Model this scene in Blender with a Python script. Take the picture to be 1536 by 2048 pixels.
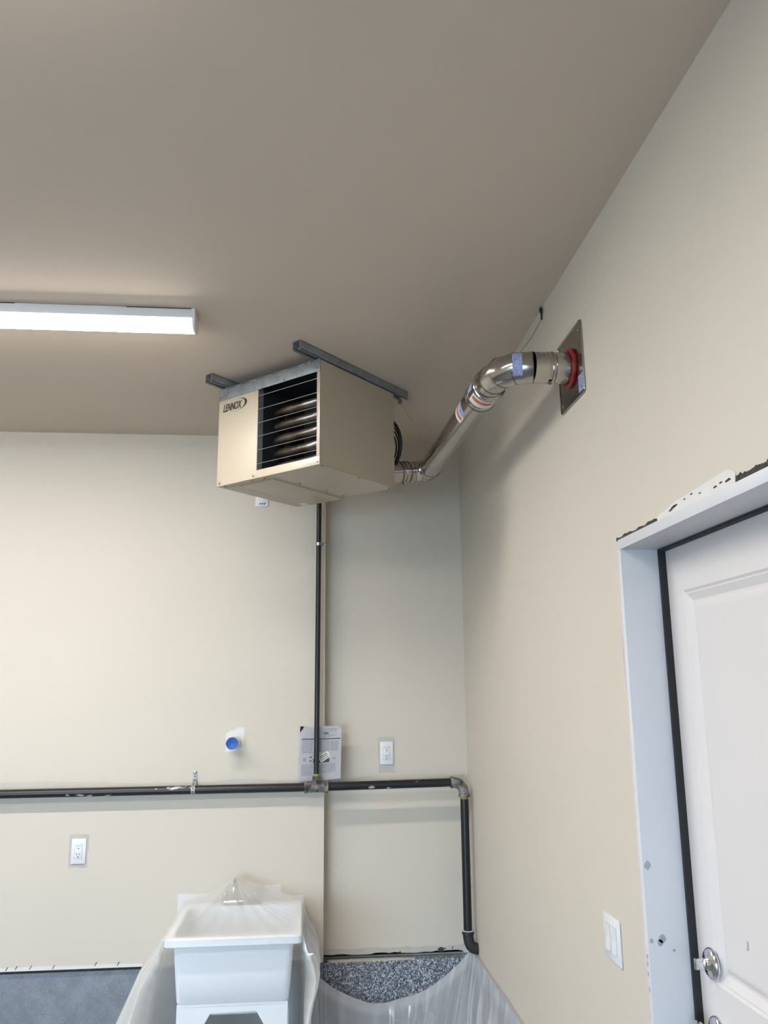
import bpy, bmesh, math, random
from mathutils import Vector as V, Matrix

random.seed(7)
for o in list(bpy.data.objects):
    bpy.data.objects.remove(o)
scene = bpy.context.scene
COL = scene.collection

# ------------------------------------------------------------------ camera
CAM = V((-0.8647, -4.5364, 1.7837))
FPX, PITCH, YAW, ROLL = 1661.77, 0.2152, -0.0952, -0.0097
fw = V((-math.sin(YAW) * math.cos(PITCH), math.cos(YAW) * math.cos(PITCH), math.sin(PITCH)))
r0 = V((math.cos(YAW), math.sin(YAW), 0)); u0 = r0.cross(fw)
rt = r0 * math.cos(ROLL) + u0 * math.sin(ROLL); up = u0 * math.cos(ROLL) - r0 * math.sin(ROLL)
cd = bpy.data.cameras.new('camera'); cam = bpy.data.objects.new('camera', cd); COL.objects.link(cam)
cd.sensor_fit = 'HORIZONTAL'; cd.sensor_width = 36.0; cd.lens = FPX / 1536 * 36.0; cd.clip_start = 0.02
cam.matrix_world = Matrix(((rt.x, up.x, -fw.x, CAM.x), (rt.y, up.y, -fw.y, CAM.y), (rt.z, up.z, -fw.z, CAM.z), (0, 0, 0, 1)))
scene.camera = cam

# ------------------------------------------------------------------ world, exposure
wd = bpy.data.worlds.new('sky'); scene.world = wd; wd.use_nodes = True
bg = wd.node_tree.nodes['Background']
bg.inputs[0].default_value = (0.56, 0.77, 1.0, 1); bg.inputs[1].default_value = 11.0
vs = scene.view_settings
vs.view_transform = 'Standard'; vs.look = 'None'; vs.gamma = 1.0; vs.use_curve_mapping = False; vs.exposure = 0.76
LAMP_STRENGTH = 67.0
ADDED_LAMPS = ((-1.30, 0.0, 'added unseen white strip light further left on the ceiling, in line with the first'),
               (0.1, -1.80, 'added unseen white strip light on the ceiling above and behind the camera'),
               (-1.2, -1.80, 'added unseen white strip light on the ceiling behind and left of the camera'))
LAMP_COLOR = (1.0, 0.965, 0.915)

# room dimensions (metres)
H = 3.1808; T = 0.0873; XE = -0.76; ZB = 0.505; ZBB = 0.516
XL = -5.4; YF = -7.6
YD = -2.3227; YJ = -2.3492; HD = 2.1938; HJ = 2.1654; WJ = 0.108; YD2 = -3.29; YJ2 = -3.263

# daylight comes in through the open overhead door behind and left of the camera: a portal for sampling that sky
pl = bpy.data.lights.new('overhead_door_portal', 'AREA'); pl.shape = 'RECTANGLE'; pl.size = 2.9; pl.size_y = 2.15
pl.cycles.is_portal = True
po = bpy.data.objects.new('overhead_door_portal', pl); COL.objects.link(po)
po.location = (-3.75, YF - 0.06, 1.075); po.rotation_euler = (math.radians(90), 0, 0)

# ------------------------------------------------------------------ materials
def nd(t, typ, **kw):
    n = t.nodes.new(typ)
    for k, v in kw.items():
        setattr(n, k, v)
    return n
def mat(name, col, rough=0.5, metal=0.0, bump=0.0, bscale=200.0, var=0.0, vscale=4.0, var_col=None, spec=0.5, coat=0.0):
    m = bpy.data.materials.new(name); m.use_nodes = True; t = m.node_tree
    b = t.nodes['Principled BSDF']
    b.inputs['Base Color'].default_value = (*col, 1); b.inputs['Roughness'].default_value = rough
    b.inputs['Metallic'].default_value = metal; b.inputs['Specular IOR Level'].default_value = spec
    b.inputs['Coat Weight'].default_value = coat
    tc = nd(t, 'ShaderNodeTexCoord')
    if var or var_col:
        n = nd(t, 'ShaderNodeTexNoise'); n.inputs['Scale'].default_value = vscale; n.inputs['Detail'].default_value = 5
        t.links.new(tc.outputs['Object'], n.inputs['Vector'])
        mx = nd(t, 'ShaderNodeMix', data_type='RGBA')
        c2 = var_col or tuple(max(0, c * (1 - var)) for c in col)
        mx.inputs['A'].default_value = (*col, 1); mx.inputs['B'].default_value = (*c2, 1)
        r = nd(t, 'ShaderNodeMapRange'); r.inputs['From Min'].default_value = 0.42; r.inputs['From Max'].default_value = 0.68
        t.links.new(n.outputs['Fac'], r.inputs['Value']); t.links.new(r.outputs['Result'], mx.inputs['Factor'])
        t.links.new(mx.outputs['Result'], b.inputs['Base Color'])
    if bump:
        n = nd(t, 'ShaderNodeTexNoise'); n.inputs['Scale'].default_value = bscale; n.inputs['Detail'].default_value = 3
        t.links.new(tc.outputs['Object'], n.inputs['Vector'])
        bp = nd(t, 'ShaderNodeBump'); bp.inputs['Strength'].default_value = bump; bp.inputs['Distance'].default_value = 0.002
        t.links.new(n.outputs['Fac'], bp.inputs['Height']); t.links.new(bp.outputs['Normal'], b.inputs['Normal'])
    return m

CREAM = (0.575, 0.525, 0.448)
MT = {}
MT['wall'] = mat('cream_wall_paint', CREAM, 0.62, bump=0.10, bscale=160, var=0.02, vscale=1.5)
MT['ceil'] = mat('cream_ceiling_paint', (0.60, 0.51, 0.42), 0.8, bump=0.08, bscale=120, var=0.02, vscale=1.5)
MT['primer'] = mat('grey_primer', (0.47, 0.45, 0.41), 0.8, var=0.08, vscale=12)
MT['whitepatch'] = mat('white_patch', (0.66, 0.645, 0.63), 0.7, var=0.03, vscale=20)
MT['white'] = mat('white_plastic', (0.68, 0.68, 0.70), 0.35)
MT['door'] = mat('white_door_paint', (0.64, 0.61, 0.60), 0.4, bump=0.03, bscale=60)
MT['jamb'] = mat('white_jamb_paint', (0.60, 0.60, 0.625), 0.45, var=0.03, vscale=6)
MT['black'] = mat('black_rubber', (0.012, 0.012, 0.014), 0.6)
MT['void'] = mat('dark_gap', (0.05, 0.045, 0.04), 0.9, var=0.5, vscale=90)
MT['heater'] = mat('beige_enamel', (0.43, 0.37, 0.285), 0.38)
MT['galv'] = mat('galvanized_steel', (0.27, 0.29, 0.305), 0.5, 0.35, var=0.25, vscale=30)
MT['steel'] = mat('stainless_steel', (0.47, 0.44, 0.41), 0.17, 1.0, var=0.12, vscale=9)
MT['plate'] = mat('stainless_plate', (0.40, 0.38, 0.36), 0.16, 1.0, var=0.08, vscale=14)
MT['chrome'] = mat('satin_chrome', (0.66, 0.66, 0.66), 0.16, 1.0)
MT['ring'] = mat('dark_joint_band', (0.22, 0.20, 0.18), 0.3, 1.0)
MT['tube'] = mat('heated_steel_tube', (0.20, 0.195, 0.195), 0.36, 1.0, vscale=11, var_col=(0.085, 0.062, 0.042))
MT['inside'] = mat('dark_sheet_metal', (0.05, 0.055, 0.065), 0.45, 0.6)
MT['inside2'] = mat('dull_switch_grey', (0.16, 0.165, 0.17), 0.6)
MT['strapmetal'] = mat('bright_strap_metal', (0.58, 0.58, 0.57), 0.4, 0.3)
MT['wire'] = mat('wire_steel', (0.50, 0.50, 0.50), 0.3, 1.0)
MT['gaswire'] = mat('thin_wire', (0.30, 0.26, 0.17), 0.5, 0.6)
MT['screw'] = mat('screw_steel', (0.33, 0.31, 0.29), 0.35, 0.9)
MT['red'] = mat('red_silicone', (0.26, 0.018, 0.012), 0.45, bump=0.8, bscale=60)
MT['bluelabel'] = mat('blue_label', (0.34, 0.41, 0.66), 0.5, vscale=140, var_col=(0.17, 0.21, 0.42))
MT['whitelabel'] = mat('white_label', (0.75, 0.73, 0.70), 0.5)
MT['redprint'] = mat('red_print', (0.42, 0.05, 0.03), 0.5, vscale=220, var_col=(0.62, 0.36, 0.30))
MT['ink'] = mat('black_ink', (0.015, 0.013, 0.010), 0.55)
MT['greyink'] = mat('grey_print', (0.22, 0.22, 0.25), 0.7, vscale=420, var_col=(0.48, 0.48, 0.52))
MT['gas'] = mat('black_iron_pipe', (0.018, 0.018, 0.020), 0.36, 0.35)
MT['fitting'] = mat('cast_iron_fitting', (0.045, 0.043, 0.042), 0.5, 0.4, bump=0.3, bscale=90, vscale=24, var_col=(0.30, 0.29, 0.27))
MT['fitting2'] = mat('dark_iron_fitting', (0.035, 0.035, 0.037), 0.5, 0.4, bump=0.3, bscale=90)
MT['yellow'] = mat('yellow_thread_tape', (0.26, 0.24, 0.05), 0.6)
MT['bluetape'] = mat('blue_masking_tape', (0.016, 0.085, 0.36), 0.5, bump=0.5, bscale=40)
MT['pvc'] = mat('white_pvc', (0.74, 0.74, 0.72), 0.4)
MT['tub'] = mat('white_tub_plastic', (0.74, 0.765, 0.80), 0.35)
MT['paper'] = mat('white_paper', (0.70, 0.70, 0.73), 0.7)
MT['floor'] = mat('concrete_floor', (0.13, 0.13, 0.14), 0.45, var=0.2, vscale=7)
MT['ground'] = mat('driveway_concrete', (0.45, 0.44, 0.42), 0.8, var=0.1, vscale=3)
MT['dullgrey'] = mat('smudge_grey', (0.40, 0.41, 0.45), 0.7, var=0.3, vscale=60)  # plain grey for jamb smudges, the door nick and thin outlines

def speck(name, base, base2, dark, light, scale, dthr, lthr, mid):
    m = bpy.data.materials.new(name); m.use_nodes = True; t = m.node_tree; b = t.nodes['Principled BSDF']
    b.inputs['Roughness'].default_value = 0.4
    tc = nd(t, 'ShaderNodeTexCoord')
    n = nd(t, 'ShaderNodeTexNoise'); n.inputs['Scale'].default_value = mid; n.inputs['Detail'].default_value = 6
    t.links.new(tc.outputs['Object'], n.inputs['Vector'])
    r = nd(t, 'ShaderNodeMapRange'); r.inputs['From Min'].default_value = 0.35; r.inputs['From Max'].default_value = 0.68
    t.links.new(n.outputs['Fac'], r.inputs['Value'])
    m0 = nd(t, 'ShaderNodeMix', data_type='RGBA'); m0.inputs['A'].default_value = (*base, 1); m0.inputs['B'].default_value = (*base2, 1)
    t.links.new(r.outputs['Result'], m0.inputs['Factor'])
    vo = nd(t, 'ShaderNodeTexVoronoi'); vo.inputs['Scale'].default_value = scale
    t.links.new(tc.outputs['Object'], vo.inputs['Vector'])
    sp = nd(t, 'ShaderNodeSeparateColor'); t.links.new(vo.outputs['Color'], sp.inputs['Color'])
    prev = m0.outputs['Result']
    for ch, thr, c in (('Red', dthr, dark), ('Green', lthr, light)):
        g = nd(t, 'ShaderNodeMath', operation='GREATER_THAN'); g.inputs[1].default_value = thr
        t.links.new(sp.outputs[ch], g.inputs[0])
        mx = nd(t, 'ShaderNodeMix', data_type='RGBA'); mx.inputs['B'].default_value = (*c, 1)
        t.links.new(prev, mx.inputs['A']); t.links.new(g.outputs[0], mx.inputs['Factor']); prev = mx.outputs['Result']
    t.links.new(prev, b.inputs['Base Color'])
    return m
MT['flake'] = speck('flake_epoxy', (0.16, 0.175, 0.21), (0.23, 0.25, 0.29), (0.035, 0.04, 0.05), (0.55, 0.57, 0.60), 215, 0.70, 0.87, 25)
MT['stem'] = speck('blue_grey_epoxy', (0.155, 0.170, 0.200), (0.215, 0.230, 0.262), (0.15, 0.162, 0.19), (0.235, 0.25, 0.28), 220, 0.88, 0.93, 14)

# horizontal pipe black with white paint flecks
def fleck(name, base, thr, scale):
    m = bpy.data.materials.new(name); m.use_nodes = True; t = m.node_tree; b = t.nodes['Principled BSDF']
    b.inputs['Roughness'].default_value = 0.34; b.inputs['Metallic'].default_value = 0.3
    tc = nd(t, 'ShaderNodeTexCoord'); mp = nd(t, 'ShaderNodeMapping'); mp.inputs['Scale'].default_value = (0.45, 1, 1)
    t.links.new(tc.outputs['Object'], mp.inputs['Vector'])
    n = nd(t, 'ShaderNodeTexNoise'); n.inputs['Scale'].default_value = scale; n.inputs['Detail'].default_value = 4
    t.links.new(mp.outputs['Vector'], n.inputs['Vector'])
    r = nd(t, 'ShaderNodeMapRange'); r.inputs['From Min'].default_value = thr; r.inputs['From Max'].default_value = thr + 0.05
    t.links.new(n.outputs['Fac'], r.inputs['Value'])
    mx = nd(t, 'ShaderNodeMix', data_type='RGBA'); mx.inputs['A'].default_value = (*base, 1); mx.inputs['B'].default_value = (0.5, 0.48, 0.44, 1)
    t.links.new(r.outputs['Result'], mx.inputs['Factor']); t.links.new(mx.outputs['Result'], b.inputs['Base Color'])
    return m
MT['gasfleck'] = fleck('flecked_iron_pipe', (0.020, 0.020, 0.021), 0.665, 26)

def film(name, opacity, col, rough, layers=False):
    m = bpy.data.materials.new(name); m.use_nodes = True; t = m.node_tree
    t.nodes.remove(t.nodes['Principled BSDF']); out = t.nodes['Material Output']
    tr = nd(t, 'ShaderNodeBsdfTransparent'); di = nd(t, 'ShaderNodeBsdfDiffuse'); tl = nd(t, 'ShaderNodeBsdfTranslucent'); gl = nd(t, 'ShaderNodeBsdfGlossy')
    di.inputs['Color'].default_value = (*col, 1); tl.inputs['Color'].default_value = (*col, 1); gl.inputs['Roughness'].default_value = rough
    a = nd(t, 'ShaderNodeMixShader'); a.inputs[0].default_value = 0.5
    t.links.new(di.outputs[0], a.inputs[1]); t.links.new(tl.outputs[0], a.inputs[2])
    b = nd(t, 'ShaderNodeMixShader'); b.inputs[0].default_value = 0.10
    t.links.new(a.outputs[0], b.inputs[1]); t.links.new(gl.outputs[0], b.inputs[2])
    c = nd(t, 'ShaderNodeMixShader'); c.inputs[0].default_value = opacity
    if layers:
        at = nd(t, 'ShaderNodeAttribute'); at.attribute_name = 'layers'; t.links.new(at.outputs['Fac'], c.inputs[0])
    t.links.new(tr.outputs[0], c.inputs[1]); t.links.new(b.outputs[0], c.inputs[2]); t.links.new(c.outputs[0], out.inputs['Surface'])
    return m
MT['film'] = film('masking_film', 0.40, (0.92, 0.92, 0.90), 0.18, True)
MT['film2'] = film('grey_masking_film', 0.46, (0.86, 0.88, 0.92), 0.2, True)
MT['bag'] = film('clear_bag', 0.06, (0.85, 0.85, 0.86), 0.08)

def emit(name, col, s):
    m = bpy.data.materials.new(name); m.use_nodes = True; t = m.node_tree
    t.nodes.remove(t.nodes['Principled BSDF']); e = nd(t, 'ShaderNodeEmission')
    e.inputs[0].default_value = (*col, 1); e.inputs[1].default_value = s
    t.links.new(e.outputs[0], t.nodes['Material Output'].inputs['Surface'])
    return m
MT['diffuser'] = emit('lit_diffuser', LAMP_COLOR, LAMP_STRENGTH)

# ------------------------------------------------------------------ mesh helpers
WM = {}
def BM(): return bmesh.new()
def box(bm, x0, x1, y0, y1, z0, z1, bev=0.0, seg=2):
    b2 = bmesh.new()
    bmesh.ops.create_cube(b2, size=1)
    for v in b2.verts:
        v.co = V(((x0 + x1) / 2 + v.co.x * (x1 - x0), (y0 + y1) / 2 + v.co.y * (y1 - y0), (z0 + z1) / 2 + v.co.z * (z1 - z0)))
    if bev:
        bmesh.ops.bevel(b2, geom=list(b2.edges), offset=bev, segments=seg, profile=0.5, affect='EDGES')
    join(bm, b2)
    return bm
def join(bm, b2):
    me = bpy.data.meshes.new('tmp'); b2.to_mesh(me); b2.free(); bm.from_mesh(me); bpy.data.meshes.remove(me)
def frame(d):
    d = d.normalized(); a = V((0, 0, 1)) if abs(d.z) < 0.9 else V((1, 0, 0))
    x = d.cross(a).normalized(); return x, x.cross(d).normalized()
def tube(bm, pts, rad, seg=20, cap=True, closed=False):
    """sweep a circle along a polyline with mitred joints; rad = number or list"""
    pts = [V(p) for p in pts]; n = len(pts)
    rads = rad if isinstance(rad, (list, tuple)) else [rad] * n
    ref = None; rings = []
    for i, p in enumerate(pts):
        if closed:
            a = (p - pts[i - 1]).normalized(); b = (pts[(i + 1) % n] - p).normalized()
        else:
            a = (p - pts[i - 1]).normalized() if i else (pts[1] - p).normalized()
            b = (pts[i + 1] - p).normalized() if i < n - 1 else a
            if a.length < 1e-9: a = b
        t = (a + b).normalized() if (a + b).length > 1e-6 else a
        if ref is None:
            ref, _ = frame(a)
        ref = (ref - a * ref.dot(a)).normalized()
        ring = []
        bi = a.cross(ref)
        for k in range(seg):
            an = 2 * math.pi * k / seg
            o = (ref * math.cos(an) + bi * math.sin(an)) * rads[i]
            if t.dot(a) > 0.3:
                o = o - a * (o.dot(t) / t.dot(a))      # slide along incoming direction into the bisector plane
            ring.append(bm.verts.new(p + o))
        rings.append(ring)
        ref = (ref - b * ref.dot(b)).normalized()
    m = n if closed else n - 1
    for i in range(m):
        A, B = rings[i], rings[(i + 1) % n]
        for k in range(seg):
            bm.faces.new((A[k], A[(k + 1) % seg], B[(k + 1) % seg], B[k]))
    if cap and not closed:
        bm.faces.new(rings[0][::-1]); bm.faces.new(rings[-1])
    return bm
def lathe(bm, p, axis, prof, seg=24):
    """prof = list of (distance along axis, radius)"""
    p = V(p); d = V(axis).normalized()
    x, y = frame(d); rings = []
    for t, r in prof:
        rings.append([bm.verts.new(p + d * t + (x * math.cos(2 * math.pi * k / seg) + y * math.sin(2 * math.pi * k / seg)) * max(r, 1e-5)) for k in range(seg)])
    for A, B in zip(rings, rings[1:]):
        for k in range(seg):
            bm.faces.new((A[k], A[(k + 1) % seg], B[(k + 1) % seg], B[k]))
    bm.faces.new(rings[0][::-1]); bm.faces.new(rings[-1])
    return bm
def prism(bm, poly, ax, v0, v1):
    """extrude polygon (2-D list) along axis ax from v0 to v1; poly gives the two other coords in xyz order"""
    def mk(p, v):
        c = list(p); c.insert(ax, v); return bm.verts.new(c)
    A = [mk(p, v0) for p in poly]; B = [mk(p, v1) for p in poly]
    n = len(poly)
    bm.faces.new(A); bm.faces.new(B[::-1])
    for i in range(n):
        bm.faces.new((A[i], B[i], B[(i + 1) % n], A[(i + 1) % n]))
    bmesh.ops.recalc_face_normals(bm, faces=bm.faces[:])
    return bm
def cylpatch(bm, p, axis, r, t0, t1, a0, a1, ref, n=12, skew=0.0):
    """label wrapped on a cylinder; angles measured from direction ref"""
    p = V(p); d = V(axis).normalized(); x = V(ref); x = (x - d * x.dot(d)).normalized(); y = d.cross(x)
    L = []
    for k in range(n + 1):
        a = a0 + (a1 - a0) * k / n
        o = (x * math.cos(a) + y * math.sin(a)) * r
        L.append((bm.verts.new(p + d * t0 + o), bm.verts.new(p + d * t1 + o)))
    for A, B in zip(L, L[1:]):
        bm.faces.new((A[0], B[0], B[1], A[1]))
    return bm
def smooth(me, angle=35):
    for f in me.polygons: f.use_smooth = True
    try:
        me.set_sharp_from_angle(angle=math.radians(angle))
    except Exception:
        pass
def obj(name, bm, m, parent=None, local=False, sm=True):
    bmesh.ops.recalc_face_normals(bm, faces=bm.faces[:])
    me = bpy.data.meshes.new(name); 
    if parent is not None:
        if not local:
            bm.transform(WM[parent.name].inverted())
        bm.to_mesh(me); bm.free(); o = bpy.data.objects.new(name, me); COL.objects.link(o); o.parent = parent
        WM[o.name] = WM[parent.name].copy()
    else:
        co = [v.co for v in bm.verts]
        lo = [min(c[i] for c in co) for i in range(3)]; hi = [max(c[i] for c in co) for i in range(3)]
        org = V(((lo[0] + hi[0]) / 2, (lo[1] + hi[1]) / 2, lo[2]))
        bm.transform(Matrix.Translation(-org)); bm.to_mesh(me); bm.free()
        o = bpy.data.objects.new(name, me); COL.objects.link(o); o.location = org; WM[o.name] = Matrix.Translation(org)
    me.materials.append(MT[m])
    if sm: smooth(me)
    return o
def thing(name, label, cat, loc=(0, 0, 0), rotz=0.0, group=None):
    o = bpy.data.objects.new(name, None); COL.objects.link(o); o.empty_display_size = 0.05
    o.location = loc; o.rotation_euler = (0, 0, rotz)
    WM[o.name] = Matrix.Translation(V(loc)) @ Matrix.Rotation(rotz, 4, 'Z')
    return tag(o, label, cat, group)
def tag(o, label, cat, group=None):
    o['label'] = label; o['category'] = cat
    if group: o['group'] = group
    return o
def struct(name, bm, m, label=None):
    o = obj(name, bm, m, sm=False); o['kind'] = 'structure'
    if label: o['label'] = label
    return o
def text_mesh(s, size, shear=0.0, sx=1.0, bold=0.0):
    """flat text mesh in local XY plane, returned as bmesh"""
    cu = bpy.data.curves.new('txt', 'FONT'); cu.body = s; cu.size = size; cu.shear = shear; cu.offset = bold; cu.resolution_u = 4
    to = bpy.data.objects.new('txt', cu); COL.objects.link(to)
    dg = bpy.context.evaluated_depsgraph_get()
    me = bpy.data.meshes.new_from_object(to.evaluated_get(dg))
    bm = bmesh.new(); bm.from_mesh(me)
    bpy.data.objects.remove(to); bpy.data.meshes.remove(me)
    for v in bm.verts: v.co.x *= sx
    return bm

# ================================================================== THE ROOM
struct('floor', box(BM(), XL, 0.12, YF, 0.1, -0.1, 0), 'floor', 'grey concrete garage floor')
struct('ceiling', box(BM(), XL - 0.1, 0.15, YF - 0.1, 0.12, H, H + 0.1), 'ceil', 'flat cream painted ceiling')
bm = BM(); box(bm, XL, XE, -T, 0.1, 0.545, H); box(bm, XL, -0.838, -T, 0.02, ZBB, 0.545); box(bm, -0.803, XE, -T, 0.02, 0.503, 0.545)
wall_back = struct('wall_back', bm, 'wall', 'cream back wall that stands slightly forward, behind the sink')
wall_rec = struct('wall_back_recess', box(box(BM(), XE, 0.0, 0.0, 0.1, ZB, H), XE - .01, 0.1, 0.021, 0.1, 0, ZB), 'wall', 'set-back strip of cream wall beside the corner')
bm = BM()
box(bm, 0, 0.15, YD + 0.004, 0.1, ZB, H); box(bm, 0, 0.15, YF, YD2 - 0.004, ZB, H); box(bm, 0, 0.15, YD2 - 0.004, YD + 0.004, HD + 0.006, H)
wall_right = struct('wall_right', bm, 'wall', 'cream side wall with the white door')
struct('wall_left', box(BM(), XL - 0.1, XL, YF, 0.1, 0, H), 'wall', 'cream left wall')
bm = BM(); box(bm, XL - .1, -5.2, YF - 0.1, YF, 0, H); box(bm, -2.3, 0.15, YF - 0.1, YF, 0, H); box(bm, -5.2, -2.3, YF - 0.1, YF, 2.15, H)
struct('wall_front', bm, 'wall', 'cream front wall behind the camera with the open overhead doorway')
struct('driveway', box(BM(), -16, 9, -24, YF - 0.1, -0.12, -0.02), 'ground', 'concrete driveway outside the overhead doorway')
struct('baseboard_back', box(BM(), XL, XE, -0.066, 0.02, 0, ZBB - 0.006), 'stem', 'blue-grey coated concrete stem wall under the back wall')
struct('baseboard_recess', box(BM(), XE, 0.0, -0.056, 0.02, 0, 0.490, bev=0.004), 'flake', 'speckled grey epoxy stem wall in the corner recess')
bm = BM(); box(bm, -0.002, 0.12, YD, -0.056, 0, ZB - 0.006); box(bm, -0.002, 0.12, YF, YD2, 0, ZB - 0.006)
struct('baseboard_right', bm, 'stem', 'blue-grey coated concrete stem wall under the side wall')
# raw lower edges of the drywall, screws and primer patches: parts of the walls
def edge_strip(x0, x1, y, z0, z1, n, amp, name, parent, m):
    poly = [(x0, z0), (x1, z0)] + [(x1 + (x0 - x1) * k / n, z1 + random.uniform(-amp, amp)) for k in range(n + 1)]
    return obj(name, prism(BM(), poly, 1, y - 0.0012, y), m, parent, sm=False)
edge_strip(XL + 0.1, -0.86, -T, ZBB, ZBB + 0.016, 60, 0.003, 'raw_edge', wall_back, 'whitepatch')
edge_strip(XL + 0.1, -0.84, -0.0662, 0.499, 0.512, 80, 0.0015, 'dark_gap', wall_back, 'void')  # dark strip laid on the stem wall as shade under the drywall edge
edge_strip(XE + 0.005, -0.02, 0.0, ZB, ZB + 0.03, 26, 0.004, 'raw_edge', wall_rec, 'primer')
edge_strip(XE + 0.005, -0.05, 0.0, ZB - 0.004, ZB + 0.004, 30, 0.004, 'dark_gap', wall_rec, 'void')
obj('ledge_caulk', prism(BM(), [(-.73, -.052), (-.66, -.054), (-.60, -.050), (-.50, -.054), (-.40, -.053), (-.33, -.050), (-.30, -.035), (-.38, -.022), (-.52, -.016), (-.62, -.022), (-.70, -.018), (-.74, -.03)], 2, 0.489, 0.4925), 'primer', wall_rec, sm=False)
for x, z in ((-2.254, .528), (-2.211, .531), (-2.145, .531), (-2.039, .529), (-1.845, .535), (-1.74, .533), (-1.618, .533)):
    b = BM(); tube(b, [(x - .004, -T - 0.0015, z - .007), (x + .005, -T - 0.0015, z + .008)], 0.0022, 6); obj('staple', b, 'screw', wall_back)
for x, z, r in ((-.662, .508, .004), (-.372, .511, .0045), (-.143, .520, .004), (-.104, .523, .004)):
    obj('screw', lathe(BM(), (x, 0.001, z), (0, -1, 0), [(0, r), (0.0025, r), (0.003, r * .6)], 10), 'void', wall_rec)
obj('chipped_spot', prism(BM(), [(-.178, .507), (-.150, .507), (-.148, .524), (-.165, .528), (-.18, .52)], 1, -0.0018, 0.0), 'void', wall_rec, sm=False)
def patch(name, poly, ax, v0, v1, m, parent):
    return obj(name, prism(BM(), poly, ax, v0, v1), m, parent, sm=False)
def rough_rect(x0, x1, z0, z1, j=0.003, n=5):
    P = []
    for k in range(n): P.append((x0 + (x1 - x0) * k / n, z0 + random.uniform(-j, j)))
    for k in range(n): P.append((x1 + random.uniform(-j, j), z0 + (z1 - z0) * k / n))
    for k in range(n): P.append((x1 + (x0 - x1) * k / n, z1 + random.uniform(-j, j)))
    for k in range(n): P.append((x0 + random.uniform(-j, j), z1 + (z0 - z1) * k / n))
    return P
patch('primer_patch', rough_rect(-.474, -.386, 1.377, 1.559), 1, -0.0006, 0.0, 'primer', wall_rec)
patch('primer_patch', rough_rect(-2.003, -1.912, .968, 1.121), 1, -T - 0.0006, -T, 'primer', wall_back)
patch('white_patch', [(-1.262, 1.50), (-1.172, 1.51), (-1.170, 1.621), (-1.205, 1.621), (-1.225, 1.606), (-1.245, 1.602), (-1.262, 1.592)], 1, -T - 0.0006, -T, 'whitepatch', wall_back)
patch('white_patch', [(-1.471, .70), (-.857, .70), (-.857, .811), (-.972, .814), (-.973, .866), (-1.049, .864), (-1.049, .828), (-1.471, .835)], 1, -T - 0.0006, -T, 'whitepatch', wall_back)
# irregular primer band left unpainted above the gas pipe
def primer_band(x0, x1, y, zl, zh, n, parent):
    P = [(x0, zl), (x1, zl)]
    h = 0.5
    for k in range(n + 1):
        h = min(1, max(0, h + random.uniform(-.3, .3)))
        P.append((x1 + (x0 - x1) * k / n, zl + (zh - zl) * (0.7 + 0.3 * h)))
    obj('primer_band', prism(BM(), P, 1, y - 0.0005, y), 'primer2', parent, sm=False)
MT['primer2'] = mat('thin_paint_over_primer', (0.51, 0.485, 0.435), 0.75, var=0.05, vscale=18)
primer_band(-2.9, -0.86, -T, 1.31, 1.376, 70, wall_back)
primer_band(XE + .01, -0.02, 0.0, 1.29, 1.372, 26, wall_rec)

# ------------------------------------------------------------------ door and its frame
trim = bpy.data.objects.new('trim_1', None); COL.objects.link(trim); trim.location = (0, YD, 0.1); trim['kind'] = 'structure'
trim['label'] = 'white unfinished door frame set in the cream side wall'; WM[trim.name] = Matrix.Translation(V((0, YD, 0.1)))
obj('jamb', box(BM(), -0.004, WJ + 0.06, YJ, YD, 0.1, HD - 0.002, bev=0.0015), 'jamb', trim)
obj('jamb', box(BM(), -0.004, WJ + 0.06, YD2, YJ2, 0.1, HD - 0.002, bev=0.0015), 'jamb', trim)
obj('head', box(BM(), -0.0045, WJ + 0.06, YJ2, YJ + 0.012, HJ, HD, bev=0.0015), 'jamb', trim)
obj('sill', box(BM(), 0.0, WJ + 0.06, YJ2, YJ, 0.06, 0.125), 'galv', trim)
obj('weatherstrip', box(BM(), WJ - 0.006, WJ + 0.03, YJ - 0.011, YJ, 0.125, HJ), 'black', trim)
obj('weatherstrip', box(BM(), WJ - 0.006, WJ + 0.03, YJ2, YJ - 0.011, HJ - 0.007, HJ), 'black', trim)
# broken, unpainted gap round the frame
def gap(y0, y1, z0, z1, n, vertical):
    P = []
    if vertical:
        P = [(y0, z0), (y0, z1)] + [(y1 + random.uniform(-.0012, .0022), z1 + (z0 - z1) * k / n) for k in range(n + 1)]
    else:
        P = [(y0, z0), (y1, z0)] + [(y1 + (y0 - y1) * k / n, z1 + random.uniform(-.0028, .004)) for k in range(n + 1)]
    return P
obj('gap', prism(BM(), gap(-2.60, YD + .004, HD - .001, HD + 0.0075, 14, False), 0, -0.0006, 0.004), 'void', trim, sm=False)
obj('gap', prism(BM(), gap(YD2, -2.97, HD - .001, HD + 0.013, 60, False), 0, -0.0016, 0.004), 'void', trim, sm=False)
obj('gap', prism(BM(), gap(YD - .001, YD + 0.0045, 1.98, HD + .004, 40, True), 0, -0.0006, 0.004), 'void', trim, sm=False)
obj('gap', prism(BM(), gap(YD - .001, YD + 0.0015, 0.52, 1.55, 40, True), 0, -0.0006, 0.004), 'void', trim, sm=False)
obj('gap', prism(BM(), [(YD - .001, 1.985), (YD + .007, 1.955), (YD + .012, 1.88), (YD + .010, 1.83), (YD + .006, 1.77), (YD - .001, 1.745)], 0, -0.0008, 0.004), 'dullgrey', trim, sm=False)
obj('gap', prism(BM(), [(YD - .001, 1.86), (YD + .004, 1.84), (YD + .006, 1.79), (YD + .003, 1.755), (YD - .001, 1.735)], 0, -0.0012, 0.004), 'void', trim, sm=False)
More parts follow.
